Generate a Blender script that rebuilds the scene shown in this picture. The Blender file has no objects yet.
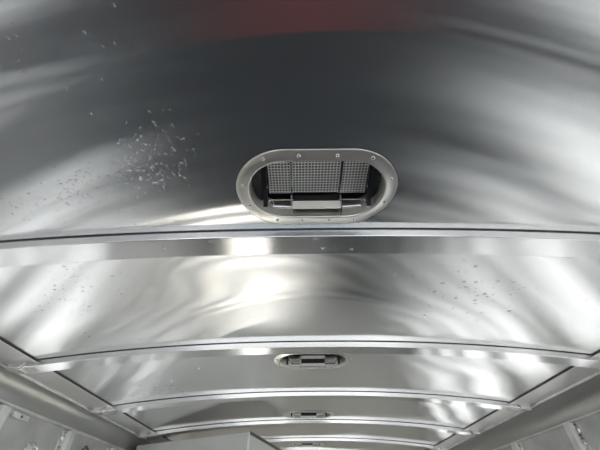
import bpy, bmesh, math, random
from mathutils import Vector, Matrix
random.seed(7)
C = bpy.context.scene.collection
S = bpy.context.scene

# ------------------------------------------------------------------ camera
CAMZ = 1.5
F, TH, YA, RO = 325.003, .73960975, -1.92928e-3, -8.43959e-3
def ray(u, v):
    a = u-300; b = v-225
    c, s = math.cos(RO), math.sin(RO)
    a, b = c*a+s*b, -s*a+c*b
    x = a/F; U = -b/F
    y = math.cos(TH)-U*math.sin(TH); z = math.sin(TH)+U*math.cos(TH)
    c, s = math.cos(YA), math.sin(YA)
    return Vector((c*x+s*y, -s*x+c*y, z))
cam = bpy.data.cameras.new('camera'); camo = bpy.data.objects.new('camera', cam); C.objects.link(camo)
fwd = ray(300, 225).normalized()
right = (ray(301, 225)-ray(300, 225)).normalized()
up = right.cross(fwd)
m = Matrix((right, up, -fwd)).transposed().to_4x4(); m.translation = Vector((0, 0, CAMZ))
camo.matrix_world = m
cam.sensor_width = 36; cam.lens = F*36/600; cam.clip_start = .01; cam.clip_end = 500
S.camera = camo

# ------------------------------------------------------------------ world, sun, exposure
S.view_settings.view_transform = 'Standard'; S.view_settings.look = 'None'
S.view_settings.gamma = 1; S.view_settings.use_curve_mapping = False
S.view_settings.exposure = -0.45
w = bpy.data.worlds.new('sky'); S.world = w; w.use_nodes = True
nt = w.node_tree; bg = nt.nodes['Background']
tc = nt.nodes.new('ShaderNodeTexCoord'); sp = nt.nodes.new('ShaderNodeSeparateXYZ')
rp = nt.nodes.new('ShaderNodeValToRGB')
nt.links.new(tc.outputs['Generated'], sp.inputs[0]); nt.links.new(sp.outputs['Z'], rp.inputs[0])
rp.color_ramp.elements[0].position = 0.0; rp.color_ramp.elements[0].color = (.86, .92, 1, 1)
rp.color_ramp.elements[1].position = 0.7; rp.color_ramp.elements[1].color = (.55, .72, 1, 1)
nt.links.new(rp.outputs[0], bg.inputs[0]); bg.inputs[1].default_value = 2.7
sun = bpy.data.lights.new('sun', 'SUN'); sun.energy = 62.0; sun.angle = .02; sun.color = (1, .975, .92)
so = bpy.data.objects.new('sun', sun); C.objects.link(so)
so.rotation_euler = (math.radians(-52), 0, math.radians(-1))

# ------------------------------------------------------------------ materials
def nodes(name):
    m = bpy.data.materials.new(name); m.use_nodes = True
    n = m.node_tree; n.nodes.clear()
    out = n.nodes.new('ShaderNodeOutputMaterial')
    return m, n, out
def streak(n, scale3, detail=3, scale=1.0):
    tc = n.nodes.new('ShaderNodeTexCoord'); mp = n.nodes.new('ShaderNodeMapping')
    mp.inputs['Scale'].default_value = scale3
    nz = n.nodes.new('ShaderNodeTexNoise'); nz.inputs['Scale'].default_value = scale
    nz.inputs['Detail'].default_value = detail
    n.links.new(tc.outputs['Object'], mp.inputs[0]); n.links.new(mp.outputs[0], nz.inputs[0])
    return nz.outputs[0]
def bump(n, h, dist, strength=1.0, prev=None):
    b = n.nodes.new('ShaderNodeBump'); b.inputs['Distance'].default_value = dist
    b.inputs['Strength'].default_value = strength
    n.links.new(h, b.inputs['Height'])
    if prev: n.links.new(prev.outputs[0], b.inputs['Normal'])
    return b
def brushed(name, col, rough, an, grain, bumps=(), vary=None, mix=None):
    """brushed metal: grain is the world direction of the rolling grooves"""
    m, n, out = nodes(name)
    g = n.nodes.new('ShaderNodeBsdfAnisotropic'); g.distribution = 'BECKMANN'
    g.inputs['Color'].default_value = (*col, 1); g.inputs['Roughness'].default_value = rough
    g.inputs['Anisotropy'].default_value = an
    t = n.nodes.new('ShaderNodeCombineXYZ')
    for i in range(3): t.inputs[i].default_value = grain[i]
    n.links.new(t.outputs[0], g.inputs['Tangent'])
    pb = None
    for sc3, dist, det in bumps:
        pb = bump(n, streak(n, sc3, det), dist, 1.0, pb)
    if pb: n.links.new(pb.outputs[0], g.inputs['Normal'])
    if vary:
        sc3, lo, hi = vary
        mr = n.nodes.new('ShaderNodeMapRange'); mr.inputs[1].default_value = .3; mr.inputs[2].default_value = .7
        mr.inputs[3].default_value = lo; mr.inputs[4].default_value = hi
        n.links.new(streak(n, sc3, 4), mr.inputs[0]); n.links.new(mr.outputs[0], g.inputs['Roughness'])
    sh = g
    if mix:
        g2 = n.nodes.new('ShaderNodeBsdfAnisotropic'); g2.inputs['Color'].default_value = (*col, 1)
        g2.inputs['Roughness'].default_value = mix[1]; g2.inputs['Anisotropy'].default_value = mix[2]
        n.links.new(t.outputs[0], g2.inputs['Tangent'])
        if pb: n.links.new(pb.outputs[0], g2.inputs['Normal'])
        ms = n.nodes.new('ShaderNodeMixShader'); ms.inputs[0].default_value = mix[0]
        n.links.new(g.outputs[0], ms.inputs[1]); n.links.new(g2.outputs[0], ms.inputs[2]); sh = ms
    n.links.new(sh.outputs[0], out.inputs[0])
    return m
def plain(name, col, rough=.5, metal=0.0, noise=None, trans=0.0, bumpd=0):
    m, n, out = nodes(name)
    b = n.nodes.new('ShaderNodeBsdfPrincipled')
    b.inputs['Base Color'].default_value = (*col, 1); b.inputs['Roughness'].default_value = rough
    b.inputs['Metallic'].default_value = metal; b.inputs['Transmission Weight'].default_value = trans
    if trans: b.inputs['IOR'].default_value = 1.33
    if noise:
        r = n.nodes.new('ShaderNodeValToRGB')
        a, k = noise
        r.color_ramp.elements[0].color = (*[c*(1-a) for c in col], 1)
        r.color_ramp.elements[1].color = (*[min(1, c*(1+a)) for c in col], 1)
        r.color_ramp.elements[0].position = .35; r.color_ramp.elements[1].position = .65
        h = streak(n, (k, k, k), 5)
        n.links.new(h, r.inputs[0]); n.links.new(r.outputs[0], b.inputs['Base Color'])
        if bumpd: n.links.new(bump(n, h, bumpd).outputs[0], b.inputs['Normal'])
    n.links.new(b.outputs[0], out.inputs[0])
    return m
M = {}
M['skin'] = brushed('mill_aluminium_skin', (.89, .89, .88), .135, .875, (0, 1, 0),
                    bumps=[((1.6, 2.2, 1), .016, 0), ((2.5, 5, 1), .0010, 0)],
                    mix=(.10, .42, .55))
M['bow'] = brushed('extruded_aluminium_bow', (.93, .92, .91), .25, .6, (1, 0, 0), bumps=[((5, .6, 1), .0010, 1)], mix=(.12, .5, 0))
M['rail'] = brushed('extruded_aluminium_rail', (.82, .81, .79), .42, .4, (0, 1, 0), bumps=[((6, 3, 6), .002, 3), ((400, 4, 400), .00004, 2)], mix=(.35, .7, 0))
M['cove'] = brushed('dull_aluminium_cove', (.52, .52, .50), .36, .2, (0, 1, 0), bumps=[((5, 5, 5), .006, 3)], mix=(.45, .7, 0))
M['wall'] = plain('dull_aluminium_wall', (.60, .60, .59), .5, .7, noise=(.12, 7))
M['post'] = plain('satin_aluminium_post', (.86, .86, .84), .42, .8, noise=(.1, 14))
M['weld'] = plain('weld_bead', (.62, .60, .55), .35, 1, noise=(.5, 60))
M['cast'] = brushed('stamped_aluminium_flange', (.84, .82, .77), .30, .3, (1, 0, 0), bumps=[((8, 8, 8), .0012, 2)], mix=(.45, .62, 0))
M['steel'] = plain('bright_steel', (.86, .86, .84), .18, 1)
M['rivet'] = plain('rivet_metal', (.85, .85, .84), .25, 1)
M['mesh'] = plain('perforated_screen_metal', (1, .98, .93), .5, .3)
M['black'] = plain('black_rubber', (.012, .012, .013), .5)
M['seal'] = plain('dark_sealant', (.03, .03, .03), .6)
M['lid'] = plain('dark_lid_lining', (.02, .02, .021), .6)
M['floor'] = plain('black_rubber_mat', (.026, .030, .034), .6, noise=(.3, 9))
M['plate'] = plain('striped_floor_stand_in', (.62, .60, .55), .55, .0, noise=(.15, 5))
def boards(m, pitch, gap):  # dark stripes added across the unseen floor to mirror as arcs
    n = m.node_tree; b = n.nodes['Principled BSDF']; src = b.inputs['Base Color'].links[0].from_socket
    tc = n.nodes.new('ShaderNodeTexCoord'); sp = n.nodes.new('ShaderNodeSeparateXYZ')
    md = n.nodes.new('ShaderNodeMath'); md.operation = 'PINGPONG'; md.inputs[1].default_value = pitch/2
    lt = n.nodes.new('ShaderNodeMath'); lt.operation = 'LESS_THAN'; lt.inputs[1].default_value = gap/2
    mx = n.nodes.new('ShaderNodeMix'); mx.data_type = 'RGBA'; mx.inputs['B'].default_value = (.03, .03, .03, 1)
    n.links.new(tc.outputs['Object'], sp.inputs[0]); n.links.new(sp.outputs['Y'], md.inputs[0]); n.links.new(md.outputs[0], lt.inputs[0])
    n.links.new(lt.outputs[0], mx.inputs['Factor']); n.links.new(src, mx.inputs['A']); n.links.new(mx.outputs['Result'], b.inputs['Base Color'])
boards(M['plate'], .23, .12)
M['deck'] = plain('pale_ramp_deck', (.6, .57, .5), .6, 0, noise=(.1, 4))
M['beige'] = plain('beige_grey_panel', (.52, .50, .45), .6, .2, noise=(.08, 3))
M['ground'] = plain('pale_gravel', (.165, .168, .168), .9, noise=(.25, 1.2))
M['cabinet'] = plain('pale_grey_panel', (.66, .66, .63), .45, .1, noise=(.04, 5))
M['edge'] = plain('dark_grey_edge_trim', (.12, .11, .10), .5, .3)
M['red'] = plain('red_plastic', (.30, .04, .036), .4)
M['water'] = plain('clear_water', (1, 1, 1), .0, 0, trans=1.0)
M['ring'] = plain('dark_steel_ring', (.2, .2, .2), .35, 1)

# ------------------------------------------------------------------ helpers
def obj(name, bm, mat, parent=None, smooth=False, loc=None, ang=35):
    bmesh.ops.recalc_face_normals(bm, faces=bm.faces)
    me = bpy.data.meshes.new(name); bm.to_mesh(me); bm.free()
    me.materials.append(mat)
    if smooth:
        for p in me.polygons: p.use_smooth = True
        try: me.set_sharp_from_angle(angle=math.radians(ang))
        except Exception: pass
    o = bpy.data.objects.new(name, me); C.objects.link(o)
    if parent: o.parent = parent
    if loc: o.location = loc
    return o
def thing(name, label, cat, loc=(0, 0, 0), group=None):
    o = bpy.data.objects.new(name, None); C.objects.link(o); o.location = loc
    o.empty_display_size = .05
    o['label'] = label; o['category'] = cat
    if group: o['group'] = group
    return o
def tag(o, label, cat, group=None, kind=None):
    o['label'] = label; o['category'] = cat
    if group: o['group'] = group
    if kind: o['kind'] = kind
    return o
def struct(name, bm, mat, smooth=False):
    o = obj(name, bm, mat, None, smooth); o['kind'] = 'structure'; return o
def box(bm, x0, x1, y0, y1, z0, z1, bev=0):
    r = bmesh.ops.create_cube(bm, size=1)
    for v in r['verts']:
        v.co = Vector(((x0+x1)/2+v.co.x*(x1-x0), (y0+y1)/2+v.co.y*(y1-y0), (z0+z1)/2+v.co.z*(z1-z0)))
    if bev:
        es = list({e for v in r['verts'] for e in v.link_edges})
        bmesh.ops.bevel(bm, geom=es, offset=bev, segments=2, affect='EDGES')
def loft(bm, rings, close_ring=True, cap=True, close_path=False):
    V = [[bm.verts.new(p) for p in r] for r in rings]
    n = len(rings[0])
    R = len(V)
    for i in range(R if close_path else R-1):
        a, b = V[i], V[(i+1) % R]
        for k in range(n if close_ring else n-1):
            bm.faces.new((a[k], a[(k+1) % n], b[(k+1) % n], b[k]))
    if cap and close_ring and not close_path:
        bm.faces.new(V[0]); bm.faces.new(list(reversed(V[-1])))
def tube(bm, pts, r, n=8, closed=False):
    pts = [Vector(p) for p in pts]; rings = []
    N = len(pts); ref = Vector((0, 0, 1))
    for i, p in enumerate(pts):
        d = (pts[(i+1) % N]-pts[i-1]) if closed else (pts[min(i+1, N-1)]-pts[max(i-1, 0)])
        d.normalize()
        if abs(d.dot(ref)) > .95: ref = Vector((1, 0, 0)) if abs(d.x) < .9 else Vector((0, 1, 0))
        u = d.cross(ref).normalized(); v = d.cross(u)
        ref = v if False else ref
        rings.append([p+(u*math.cos(2*math.pi*k/n)+v*math.sin(2*math.pi*k/n))*r for k in range(n)])
    loft(bm, rings, close_path=closed)
def bead(bm, pts, r, n=8):
    # lumpy weld bead: a tube whose radius ripples
    rings = []
    N = len(pts)
    for i in range(N):
        p = Vector(pts[i]); d = (Vector(pts[min(i+1, N-1)])-Vector(pts[max(i-1, 0)])).normalized()
        u = d.cross(Vector((0, 1, .1))).normalized(); v = d.cross(u)
        rr = r*(.7+.45*(i % 2)+.25*random.random())
        rings.append([p+(u*math.cos(2*math.pi*k/n)+v*math.sin(2*math.pi*k/n))*rr for k in range(n)])
    loft(bm, rings)
def dome(bm, c, r, h, n=10, down=True, sx=1, sy=1, rot=0):
    s = -1 if down else 1
    rings = []
    for j in range(4):
        t = j/4*math.pi/2
        ring = []
        for k in range(n):
            a = 2*math.pi*k/n; x = r*math.cos(t)*math.cos(a)*sx; y = r*math.cos(t)*math.sin(a)*sy
            ring.append(Vector((c[0]+x*math.cos(rot)-y*math.sin(rot), c[1]+x*math.sin(rot)+y*math.cos(rot), c[2]+s*h*math.sin(t))))
        rings.append(ring)
    V = [[bm.verts.new(p) for p in q] for q in rings]
    top = bm.verts.new((c[0], c[1], c[2]+s*h))
    for i in range(3):
        for k in range(n): bm.faces.new((V[i][k], V[i][(k+1) % n], V[i+1][(k+1) % n], V[i+1][k]))
    for k in range(n): bm.faces.new((V[3][k], V[3][(k+1) % n], top))
    bm.faces.new(list(reversed(V[0])))

# ------------------------------------------------------------------ shell geometry
CX, HC, HE, P, HALF = .0467, .5178, .4553, 2.228, 1.05
def roofz(x):
    d = abs(x-CX)
    if d <= HALF: return CAMZ+HC-(HC-HE)*(d/HALF)**P
    return CAMZ+HE-.07*(d-HALF)
Y0, DY = .583, .6567
YB, YE = -1.3, 4.2
XL, XR = -1.2, 1.32

VENTS = [(.035, .459), (.048, 1.44), (.041, 2.415), (.04, 3.53)]
VA, VB = .144, .079         # opening half sizes
def stad(a, b, n, z=0.0, cx=0, cy=0, phase=0):
    """points round a stadium, half length a, half width b"""
    pts = []; s = a-b; per = 4*s+2*math.pi*b
    for k in range(n):
        t = (k/n*per+phase) % per
        if t < 2*s: p = (-s+t, -b)
        elif t < 2*s+math.pi*b:
            q = (t-2*s)/b-math.pi/2; p = (s+b*math.cos(q), b*math.sin(q))
        elif t < 4*s+math.pi*b: p = (s-(t-2*s-math.pi*b), b)
        else:
            q = (t-4*s-math.pi*b)/b+math.pi/2; p = (-s+b*math.cos(q), b*math.sin(q))
        pts.append(Vector((cx+p[0], cy+p[1], z)))
    return pts

# ceiling skin with a real opening for every vent
def make_ceiling():
    bm = bmesh.new()
    sx, sy = .02, .02
    xs = [CX-1.06+i*.02 for i in range(107)]
    nyr = int(round((YE-YB)/sy)); ys = [YB+j*sy for j in range(nyr+1)]
    V = {}
    def gv(i, j):
        if (i, j) not in V: V[i, j] = bm.verts.new((xs[i], ys[j], roofz(xs[i])))
        return V[i, j]
    skip = set()
    rects = []
    for vx, vy in VENTS:
        i0 = int((vx-.17-xs[0])/sx); i1 = int((vx+.17-xs[0])/sx)+1
        j0 = int((vy-.095-YB)/sy); j1 = int((vy+.095-YB)/sy)+1
        rects.append((i0, i1, j0, j1, vx, vy))
        for i in range(i0, i1):
            for j in range(j0, j1): skip.add((i, j))
    for i in range(len(xs)-1):
        for j in range(len(ys)-1):
            if (i, j) in skip: continue
            bm.faces.new((gv(i, j), gv(i+1, j), gv(i+1, j+1), gv(i, j+1)))
    for i0, i1, j0, j1, vx, vy in rects:
        loop = [gv(i, j0) for i in range(i0, i1)]+[gv(i1, j) for j in range(j0, j1)] + \
               [gv(i, j1) for i in range(i1, i0, -1)]+[gv(i0, j) for j in range(j1, j0, -1)]
        inner = []
        s = VA-VB
        for v in loop:
            dx, dy = v.co.x-vx, v.co.y-vy
            # nearest point of the stadium seen from its spine
            px = max(-s, min(s, dx)); q = Vector((dx-px, dy))
            q = q.normalized()*VB
            x = vx+px+q.x; y = vy+q.y
            inner.append(bm.verts.new((x, y, roofz(x))))
        n = len(loop)
        for k in range(n):
            a, b, c_, d = loop[k], loop[(k+1) % n], inner[(k+1) % n], inner[k]
            if (c_.co-d.co).length < 1e-6: bm.faces.new((a, b, c_))
            else: bm.faces.new((a, b, c_, d))
    o = struct('ceiling', bm, M['skin'], True)
    return o
make_ceiling()

bm = bmesh.new(); box(bm, XL-.05, XR+.05, YB-.05, YE+.05, -.06, 0); struct('floor', bm, M['plate'])

def slotted_wall(name, x0, x1, top, slots, opens):
    """sheet wall with rows of slots; opens lists the open stretches along y"""
    bm = bmesh.new(); z = 0
    for a, b in slots+[(top, top)]:
        box(bm, x0, x1, YB, YE, z, a)
        if b > a:
            y = YB
            for p, q in opens+[(YE, YE)]:
                if p > y: box(bm, x0, x1, y, p, a-.001, b+.001)
                y = q
        z = b
    struct(name, bm, M['wall'])
OPL = [(-1.0, -.85), (-.3, -.2), (.05, .10), (.32, .40), (.60, .64), (1.02, 1.17), (1.27, 1.38), (1.47, 1.78), (1.98, 2.04), (2.14, 2.22),
       (2.29, 2.32), (2.50, 2.62), (2.68, 2.72), (2.78, 2.90), (3.02, 3.08), (3.14, 3.36), (3.52, 3.58), (3.64, 3.84), (4.0, 4.1)]  # mostly unseen gaps, spaced for the streaks mirrored in the ceiling
OPR = [(-1.1, -.6), (-.5, -.1), (.1, .52), (.66, 1.10), (1.24, 1.66), (1.80, 2.28), (2.42, 2.86), (3.0, 3.4), (3.56, 3.94)]  # unseen gaps kept wide to brighten the right of the ceiling
slotted_wall('wall_left', XL-.03, XL, CAMZ+.37, [(.95, 1.17), (1.22, 1.42), (1.47, 1.715)], OPL)
slotted_wall('wall_right', XR, XR+.03, CAMZ+.37, [(.58, .72), (.84, 1.06), (1.15, 1.38), (1.47, 1.70)], OPR)
bm = bmesh.new()
box(bm, XL-.03, XL+.08, YB-.05, YB, 0, CAMZ+.6); box(bm, XR-.08, XR+.03, YB-.05, YB, 0, CAMZ+.6)
box(bm, XL+.08, XR-.08, YB-.05, YB, CAMZ+.40, CAMZ+.62)
struct('wall_front', bm, M['wall'])
bm = bmesh.new(); box(bm, XL+.06, XR-.06, YB+.02, 2.25, .0005, .018, .004)
tag(obj('added_mat', bm, M['floor']), 'unseen long black mat, added to mirror dark in the ceiling', 'mat')  # added on the unseen floor to keep the mirrored centre dark
bm = bmesh.new()
box(bm, XL-.03, -.70, YE, YE+.05, 0, CAMZ+.6); box(bm, -.42, XR+.03, YE, YE+.05, 0, CAMZ+.6)
box(bm, -.70, -.42, YE, YE+.05, 1.5, CAMZ+.62)
struct('wall_back', bm, M['beige'])  # unseen end wall; narrow doorway shaped to sunlight a strip of floor
bm = bmesh.new(); box(bm, -60, 60, -60, 60, -.62, -.6); struct('floor_outside', bm, M['ground'])

bm = bmesh.new(); box(bm, .32, .85, 2.35, YE-.1, .0005, .018, .004)
tag(obj('added_mat', bm, M['floor']), 'unseen narrow black mat, added to darken the ceiling reflection right of centre', 'mat')  # added so the ceiling mirrors dark right of centre
# unseen ramp, added outside so its cleats mirror as arcs in the ceiling
root = thing('added_ramp', 'unseen pale ramp with dark cleats, added for the arcs it mirrors in the ceiling', 'ramp', (-.55, YE+.06, 0))
L, dr = 2.3, .58
bm = bmesh.new()
loft(bm, [[Vector((x, 0, -.004)), Vector((x, L, -dr)), Vector((x, L, -dr-.0)) + Vector((0, .0, -.015)), Vector((x, 0, -.05))] for x in (-.3, .3)])
obj('deck', bm, M['deck'], root)
for k in range(17):
    y = .07+.13*k; z = -.004-(dr-.004)*y/L
    wd = random.uniform(.022, .042)
    bm = bmesh.new(); box(bm, -.28, .28, y-wd, y+wd, z-.012, z+.012, .003); obj('cleat', bm, M['floor'], root)
# ------------------------------------------------------------------ side rails
def rail(side, label):
    s = -1 if side == 'left' else 1
    wx = XL if s < 0 else XR
    X = lambda d: CX+s*d
    e = CAMZ
    x0, x1 = X(1.047), X(1.163)
    root = thing('roof_rail', label, 'rail', (x1, 1.95, e+.45), 'side rails under the edge of the roof')
    inv = Vector((x1, 1.95, e+.45))
    def prism(name, prof, mat, smooth=True):
        bm = bmesh.new()
        rings = [[Vector((x, y, z))-inv for x, z in prof] for y in [YB+.01, *[YB+.3+.25*k for k in range(int((YE-YB-.4)/.25))], YE-.01]]
        loft(bm, rings)
        return obj(name, bm, mat, root, smooth)
    prism('top_flange', [(x0, e+.4505), (x0+s*.001, e+.449), (x1, e+.4445), (x1, e+.449), (x0, e+.4545)], M['rail'])
    # rounded lip between flange and cove
    prism('lip', [(x1+s*.004+.006*math.cos(t), e+.4415+.0055*math.sin(t)) for t in [2*math.pi*k/10 for k in range(10)]], M['post'])
    # concave cove
    zb = e+(.362 if s < 0 else .355)
    prof = []; back = []
    xa = x1+s*.008; za = e+.443
    for k in range(13):
        t = k/12*math.pi/2
        x = xa+(wx-s*.002-xa)*math.sin(t); z = zb+(za-zb)*math.cos(t)
        prof.append((x, z)); back.append((x+s*.004*math.sin(t)+s*.001, z+.004*math.cos(t)+.001))
    prism('cove', prof+back[::-1], M['cove'])
    prism('lower_lip', [(wx-s*.001, zb+.003), (wx-s*.012, zb+.002), (wx-s*.013, zb-.006), (wx-s*.001, zb-.009)], M['post'])
    # dark sealant seam between skin and flange
    prism('sealant', [(X(1.042), e+.4565), (X(1.042), e+.4525), (X(1.0475), e+.4515), (X(1.0475), e+.4565)], M['seal'])
    return root
rail('left', 'long aluminium side rail with curved cove above the left wall')
rail('right', 'long aluminium side rail with curved cove above the right wall')

# ------------------------------------------------------------------ roof bows
BH, BW = .0225, .069
def bow_strip(yz, x0, x1, base, n=90):
    bm = bmesh.new(); rings = []
    for i in range(n+1):
        x = x0+(x1-x0)*i/n
        rings.append([Vector((x, y, roofz(x)+z))-base for y, z in yz])
    loft(bm, rings)
    return bm
def make_bow(y, label):
    base = Vector((CX, y, CAMZ+HC-BH))
    root = thing('roof_bow', label, 'roof bow', base, 'curved roof bows across the ceiling')
    b = .0018
    prof = [(y, -.0006), (y, -BH+b), (y+b*.3, -BH+b*.3), (y+b, -BH), (y+BW-b, -BH), (y+BW-b*.3, -BH+b*.3), (y+BW, -BH+b), (y+BW, -.0006)]
    obj('bow_bar', bow_strip(prof, CX-1.14, CX+1.14, base), M['bow'], root, True, ang=12)
    obj('sealant', bow_strip([(y-.0018, -.0003), (y-.0018, -.0022), (y+.0005, -.0022), (y+.0005, -.0003)], CX-1.043, CX+1.043, base), M['seal'], root)
    for s in (-1, 1):
        bm = bmesh.new()
        x = CX+s*1.10; z = roofz(x)
        bead(bm, [Vector((CX+s*(1.070+.004*random.random()+.02*k/9), y-.002, z+.002-.026*k/9))-base for k in range(10)], .0042)
        obj('weld', bm, M['weld'], root, True)
        bm = bmesh.new()
        box(bm, *(sorted((CX+s*1.10, CX+s*1.158))), y+.004, y+.05, z-BH-.004, z-BH+.002, .0012)
        for v in bm.verts: v.co -= base
        obj('end_tab', bm, M['bow'], root)
    return root
names = ['large roof bow nearest the camera, under the biggest open vent',
         'second roof bow from the camera, arching just above the second vent',
         'third roof bow from the camera, below the second vent',
         'fourth roof bow from the camera, right behind the third vent',
         'fifth roof bow from the camera, above the smallest vent',
         'farthest thin roof bow at the bottom edge of the photo']
for i, l in enumerate(names):
    root = make_bow(Y0+i*DY, l)
    if i == 0:
        for px, dy in [(-.213, .012), (.036, .009), (.055, .045), (.125, .05), (-.33, .03)]:
            bm = bmesh.new(); x = px
            dome(bm, (x-CX, dy, roofz(x)-BH+.0003-(CAMZ+HC-BH)), .0045, .0018, 12)
            obj('rivet', bm, M['rivet'], root, True)

# ------------------------------------------------------------------ roof vents
def ring_strip(bm, prof, n=96):
    """prof: list of (offset from opening, z); lofted round the stadium"""
    rings = [stad(VA+o, VB+o, n, z) for o, z in prof]
    V = [[bm.verts.new(p) for p in r] for r in rings]
    R = len(V)
    for i in range(R):
        a, b = V[i], V[(i+1) % R]
        for k in range(n): bm.faces.new((a[k], a[(k+1) % n], b[(k+1) % n], b[k]))
def make_vent(vx, vy, label, closed=False):
    root = thing('roof_vent', label, 'vent', (vx, vy, CAMZ+HC), 'oval roof vents along the ceiling')
    # flange: flat ring with a rolled inner edge
    bm = bmesh.new()
    ring_strip(bm, [(.0245, .0005), (.0250, -.0012), (.0240, -.0022), (.0045, -.0026), (.0015, -.0040), (-.0012, -.0036), (-.0022, -.0015), (-.001, .004), (.0005, .004), (.0012, .0)])
    obj('flange', bm, M['cast'], root, True)
    bm = bmesh.new(); ring_strip(bm, [(.0262, .0006), (.0262, -.0010), (.0240, -.0010), (.0240, .0006)])
    obj('gasket', bm, M['seal'], root)
    # collar rising through the roof
    bm = bmesh.new(); ring_strip(bm, [(-.001, .003), (-.004, .012), (-.005, .040), (-.003, .046), (-.001, .046), (-.003, .040), (-.002, .012), (.001, .003)])
    obj('collar', bm, M['cast'], root, True)
    bm = bmesh.new(); ring_strip(bm, [(-.003, .046), (-.003, .0905), (.0, .0905), (.0, .046)])
    obj('lid_wall', bm, M['lid'], root, True)
    bm = bmesh.new()
    top = [bm.verts.new(p) for p in stad(VA+.006, VB+.006, 72, .094)]; bot = [bm.verts.new(p) for p in stad(VA+.006, VB+.006, 72, .090)]
    bm.faces.new(top); bm.faces.new(bot[::-1])
    for k in range(72): bm.faces.new((top[k], top[(k+1) % 72], bot[(k+1) % 72], bot[k]))
    obj('lid', bm, M['lid'], root)
    # black side cheeks where the screens end
    for s in (-1, 1):
        bm = bmesh.new()
        box(bm, *sorted((s*.118, s*.1365)), -.052, .048, .020, .088, .002)
        obj('cheek', bm, M['black'], root)
    # three perforated screens
    zs = .046
    for x0, x1, nx in [(-.104, -.056, 7), (-.052, .052, 15), (.058, .112, 8)]:
        bm = bmesh.new()
        y0, y1, ny = -.074, .044, 16
        px = (x1-x0)/nx; py = (y1-y0)/ny; g = .0026
        X = []; 
        for i in range(nx+1): X += [x0+i*px-g/2, x0+i*px+g/2]
        Y = []
        for j in range(ny+1): Y += [y0+j*py-g/2, y0+j*py+g/2]
        G = {}
        def q(i, j, G=G, X=X, Y=Y, bm=bm):
            if (i, j) not in G: G[i, j] = bm.verts.new((X[i], Y[j], zs))
            return G[i, j]
        for i in range(len(X)-1):
            for j in range(len(Y)-1):
                if i % 2 == 1 and j % 2 == 1: continue
                bm.faces.new((q(i, j), q(i+1, j), q(i+1, j+1), q(i, j+1)))
        r = bmesh.ops.extrude_face_region(bm, geom=list(bm.faces))
        for v in r['geom']:
            if isinstance(v, bmesh.types.BMVert): v.co.z += .001
        sc = obj('screen', bm, M['mesh'], root)
        for xx in (x0-.002, x1+.0):
            bm = bmesh.new(); box(bm, xx, xx+.002, y0, y1+.002, zs-.0035, zs+.001); obj('screen_frame', bm, M['steel'], sc)
        bm = bmesh.new(); box(bm, x0, x1, y1, y1+.002, zs-.0035, zs+.001); obj('screen_frame', bm, M['steel'], sc)
    # hinge arms
    for s, xx in ((-1, -.112), (1, .117)):
        bm = bmesh.new()
        path = [(xx, -.045, .040), (xx, -.02, .036), (xx, .01, .026), (xx, .035, .012), (xx, .046, .004)]
        rings = []
        for p in path: rings.append([Vector((p[0]-.0045, p[1], p[2]-.006)), Vector((p[0]+.0045, p[1], p[2]-.006)), Vector((p[0]+.0045, p[1], p[2]+.006)), Vector((p[0]-.0045, p[1], p[2]+.006))])
        loft(bm, rings)
        a = obj('hinge_arm', bm, M['black'], root)
        for p in (path[0], path[2]):
            bm = bmesh.new(); bmesh.ops.create_icosphere(bm, subdivisions=1, radius=.003, matrix=Matrix.Translation((p[0]-s*.004, p[1], p[2]-.003)))
            obj('pivot_bolt', bm, M['rivet'], a, True)
    # thin cross rod and bent handle bar
    bm = bmesh.new(); tube(bm, [(-.108, .047, .0215), (.112, .047, .0215)], .0012)
    obj('cross_rod', bm, M['steel'], root, True)
    bm = bmesh.new()
    pts = [(-.107, .044, .019)]+[(-.107+.012*math.sin(t), .046+.004*math.sin(t), .019-.015*(1-math.cos(t))) for t in [math.pi/2*k/8 for k in range(1, 9)]]
    pts += [(-.06, .052, .003), (0, .053, .003), (.065, .052, .003)]
    pts += [(.112-.012*math.sin(t), .046+.004*math.sin(t), .019-.015*(1-math.cos(t))) for t in [math.pi/2*k/8 for k in range(8, 0, -1)]]+[(.112, .044, .019)]
    tube(bm, pts, .0036, 10); obj('handle_bar', bm, M['steel'], root, True)
    # latch plate hanging in the middle of the far side
    bm = bmesh.new()
    p1 = .002 if closed else .013
    box(bm, -.053, .055, .042, .0445, -.009, p1, .0008); box(bm, -.053, .055, .0445, .062, p1-.002, p1+.0005, .0008)
    lp = obj('latch_plate', bm, M['mesh'], root)
    bm = bmesh.new(); box(bm, -.050, .052, .043, .064, p1+.0015, p1+.020, .001); obj('dark_gap_box', bm, M['black'], lp)  # black box stands in for shade in the gap above the plate
    if closed:
        bm = bmesh.new(); box(bm, -.053, .055, .043, .0455, p1+.0205, p1+.034, .0008); obj('closing_plate', bm, M['mesh'], lp)
    for xx in (-.056, .0545):
        bm = bmesh.new(); box(bm, xx, xx+.003, .040, .066, -.009, .030); obj('latch_bracket', bm, M['steel'], lp)
    # twelve screws round the flange
    sc = .00207; fx, fy = .0, .0
    for x, y in [(-.106, -.083), (-.037, -.0895), (.037, -.0895), (.106, -.083), (.152, -.030), (.150, .034), (.088, .089), (.031, .0905), (-.031, .0905), (-.088, .088), (-.146, .040), (-.155, -.016)]:
        bm = bmesh.new(); dome(bm, (x, y, -.0024), .0042, .0020, 12); obj('screw', bm, M['rivet'], root, True)
    return root
vl = ['large open oval roof vent nearest the camera with bright perforated screens',
      'second oval roof vent between the second and third roof bows',
      'third oval roof vent just above the fourth roof bow',
      'smallest and farthest oval roof vent near the bottom edge']
make_vent(*VENTS[0], vl[0])
v0 = make_vent(*VENTS[1], vl[1], True)
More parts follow.
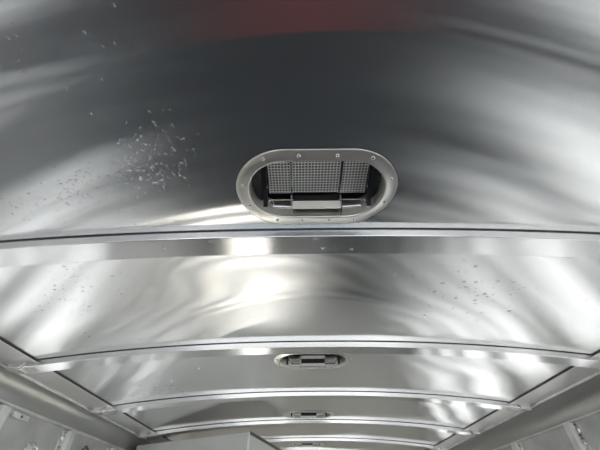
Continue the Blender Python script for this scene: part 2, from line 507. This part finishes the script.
for (vx, vy), l in zip(VENTS[2:], vl[2:]):
    r = v0.copy(); C.objects.link(r); r.location = (vx, vy, CAMZ+HC); r['label'] = l
    for ch in list(v0.children):
        c = ch.copy(); C.objects.link(c); c.parent = r
        for g in ch.children:
            d = g.copy(); C.objects.link(d); d.parent = c

# ------------------------------------------------------------------ wall posts
def make_post(s, y, label):
    wx = XL if s < 0 else XR
    zt = CAMZ+.345
    root = thing('wall_post', label, 'post', (wx, y, 0.0), 'upright posts on the side walls')
    bm = bmesh.new()
    prof = [(0, -.045), (-s*.002, -.045), (-s*.004, -.026), (-s*.032, -.022), (-s*.034, -.020), (-s*.034, .020), (-s*.032, .022), (-s*.004, .026), (-s*.002, .045), (0, .045)]
    loft(bm, [[Vector((x, yy, z)) for x, yy in prof] for z in (0.001, zt)])
    obj('channel', bm, M['post'], root)
    bm = bmesh.new()
    bead(bm, [(-s*.008+random.uniform(-.002, .002), -.028+.009*math.sin(k*1.3), zt-.004-k*.009) for k in range(30)], .0065)
    obj('weld', bm, M['weld'], root, True)
    return root
LL = {1: 'left wall post at the left edge below the cove', 2: 'second left wall post, nearer the grey cabinet'}
RL = {1: 'right wall post with a lumpy weld near the right edge', 2: 'far right wall post, farther along than the welded one'}
for k in range(-5, 8):
    y = 1.43+.5*(k-1)
    if y < YB+.1 or y > YE-.1: continue
    make_post(-1, y, LL.get(k, 'plain upright post on the left wall %s' % ('behind the cabinet' if k > 2 else 'outside the frame')))
for k in range(-4, 8):
    y = 1.84+.55*(k-1)
    if y < YB+.1 or y > YE-.1: continue
    make_post(1, y, RL.get(k, 'plain upright post on the right wall %s' % ('at the far end' if k > 2 else 'outside the frame')))
# tie rings
def tie_ring(x, y, z, r, mat, label):
    root = thing('tie_ring', label, 'tie ring', (x, y, z))
    bm = bmesh.new(); box(bm, 0, .006, -.02, .02, -.014, .014, .0015); obj('plate', bm, M['post'], root)
    bm = bmesh.new(); tube(bm, [(.016, r*1.3*math.cos(t), -.012+r*.8*math.sin(t)) for t in [2*math.pi*k/20 for k in range(20)]], .005, 8, True)
    obj('ring', bm, mat, root, True)
    bm = bmesh.new(); box(bm, .005, .018, -.006, .006, -.008+r*.8-.004, r*.8-.002, .001); obj('loop', bm, mat, root)
tie_ring(XL, 2.13, CAMZ+.295, .028, M['ring'], 'dark oval tie ring on the left wall beside the second post')
tie_ring(XL, 1.70, CAMZ+.245, .030, M['steel'], 'bright tie ring on the left wall above the open slot')

def weld_tab(x, y, z, label):
    root = thing('bracket_tab', label, 'bracket', (x, y, z))
    bm = bmesh.new(); box(bm, 0, .012, -.05, .05, -.010, .010, .002); obj('plate', bm, M['post'], root)
    bm = bmesh.new(); dome(bm, (0, 0, 0), .006, .004, 10, False)
    bmesh.ops.rotate(bm, verts=bm.verts, cent=(0, 0, 0), matrix=Matrix.Rotation(math.pi/2, 3, 'Y')); bmesh.ops.translate(bm, verts=bm.verts, vec=(.012, 0, 0))
    obj('bolt', bm, M['ring'], root, True)
weld_tab(XL, 1.555, CAMZ+.335, 'small bright bolted tab just under the left cove near the left edge')
# ------------------------------------------------------------------ grey corner cabinet
def make_cabinet():
    A = Vector((-1.16, 2.715, 0)); Cn = Vector((-.316, 2.2827, 0)); B = Vector((-.171, 2.957, 0)); D = Vector((-.155, 3.03, 0)); Fv = Vector((-1.16, 3.03, 0))
    base = Vector((-.6, 2.95, 0)); zb = CAMZ-.05; zt = CAMZ+.40  # unseen bottom raised so the ceiling mirrors the floor beneath it
    root = thing('corner_cabinet', 'pale grey overhead corner cabinet with dark top edge, at the bottom left of centre', 'cabinet', base)
    bm = bmesh.new(); poly = [A, Cn, B, D, Fv]
    loft(bm, [[p-base+Vector((0, 0, z)) for p in poly] for z in (zb, zt-.006)])
    obj('body', bm, M['cabinet'], root)
    cen = Vector((-.6, 3.0, 0))
    bm = bmesh.new(); loft(bm, [[p-base+Vector((0, 0, z)) for p in poly] for z in (zt-.006, zt)])
    obj('top', bm, M['cabinet'], root)
    d = (D-Cn).normalized(); nrm = Vector((d.y, -d.x, 0))
    bm = bmesh.new()
    loft(bm, [[p+Vector((0, 0, z)) for p in (Cn-base, D-base, D-base+nrm*.006, Cn-base+nrm*.006)] for z in (zt-.012, zt+.004)])
    obj('edge_trim', bm, M['edge'], root)
    bm = bmesh.new(); tube(bm, [Cn-base+Vector((-.004, -.002, zb)), Cn-base+Vector((-.004, -.002, zt-.003))], .006, 8)
    obj('corner_bead', bm, M['post'], root, True)
make_cabinet()

# ------------------------------------------------------------------ red crate, stand-in for the unseen red thing the ceiling mirrors
def make_crate():
    root = thing('stand_in_crate', 'red crate standing in for an unseen red thing mirrored in the ceiling', 'crate', (.07, .60, .018))
    bm = bmesh.new()
    a, b, h, t = .24, .13, .26, .008
    o0 = [Vector((x*.92, y*.9, 0)) for x, y in ((-a, -b), (a, -b), (a, b), (-a, b))]
    o1 = [Vector((x, y, h)) for x, y in ((-a, -b), (a, -b), (a, b), (-a, b))]
    i1 = [Vector((x-math.copysign(t, x), y-math.copysign(t, y), h)) for x, y in ((-a, -b), (a, -b), (a, b), (-a, b))]
    i0 = [Vector((x*.92-math.copysign(t, x), y*.9-math.copysign(t, y), t)) for x, y in ((-a, -b), (a, -b), (a, b), (-a, b))]
    for p in o0+o1+i1+i0: p.z += .0005
    loft(bm, [o0, o1, i1, i0])
    obj('tub', bm, M['red'], root)
    bm = bmesh.new(); box(bm, -a-.012, a+.012, -b-.012, b+.012, h+.001, h+.022, .006); obj('lid', bm, M['red'], root)
    for s in (-1, 1):
        bm = bmesh.new(); tube(bm, [(s*a, -.05, h*.7), (s*(a+.03), -.045, h*.7), (s*(a+.03), .045, h*.7), (s*a, .05, h*.7)], .008)
        obj('handle', bm, M['black'], root, True)
make_crate()

# ------------------------------------------------------------------ water droplets clinging to the skin
def on_roof(u, v):
    r = ray(u, v); h = HC
    for _ in range(6):
        p = r*(h/r.z); h = roofz(p.x)-CAMZ
    return p
def droplets(clusters, label, ymin, ymax):
    bm = bmesh.new()
    for (u, v, su, sv, sl, n, r0, r1) in clusters:
        for _ in range(n):
            du = random.gauss(0, su); dv = random.gauss(0, sv)+sl*du
            p = on_roof(u+du, v+dv)
            if any(abs(p.x-a) < .18 and abs(p.y-b) < .11 for a, b in VENTS): continue
            if any(-.006 < p.y-(Y0+i*DY) < BW+.006 for i in range(6)): continue
            if abs(p.x-CX) > 1.03 or not ymin < p.y < ymax: continue
            r = r0+(r1-r0)*random.random()**2.5
            dome(bm, (p.x, p.y, roofz(p.x)+.0002), r, r*.6, 8, True, random.uniform(.8, 1.5), random.uniform(.8, 1.2), random.uniform(0, 3.1))
    o = obj('water_droplets', bm, M['water'], None, True)
    tag(o, label, 'water droplets', None, 'stuff')
droplets([(150, 165, 24, 22, -.25, 480, .0006, .0027), (75, 190, 40, 13, -.35, 260, .0006, .0025), (40, 25, 45, 22, 0, 26, .001, .003), (90, 70, 60, 30, 0, 20, .001, .003)],
         'water droplets on the near ceiling panel, left of the large vent', 0, Y0)
droplets([(72, 290, 22, 24, .15, 170, .0010, .0036)], 'water droplets on the left of the panel below the nearest roof bow', Y0, Y0+DY)
droplets([(478, 292, 42, 16, .15, 110, .0016, .0058)], 'dark water droplets on the right of the panel below the nearest roof bow', Y0, Y0+DY)
droplets([(168, 383, 14, 6, -.2, 60, .002, .006), (440, 362, 50, 5, 0, 14, .002, .004)], 'white water droplets on the panel beside the second vent', Y0+DY, Y0+2*DY)
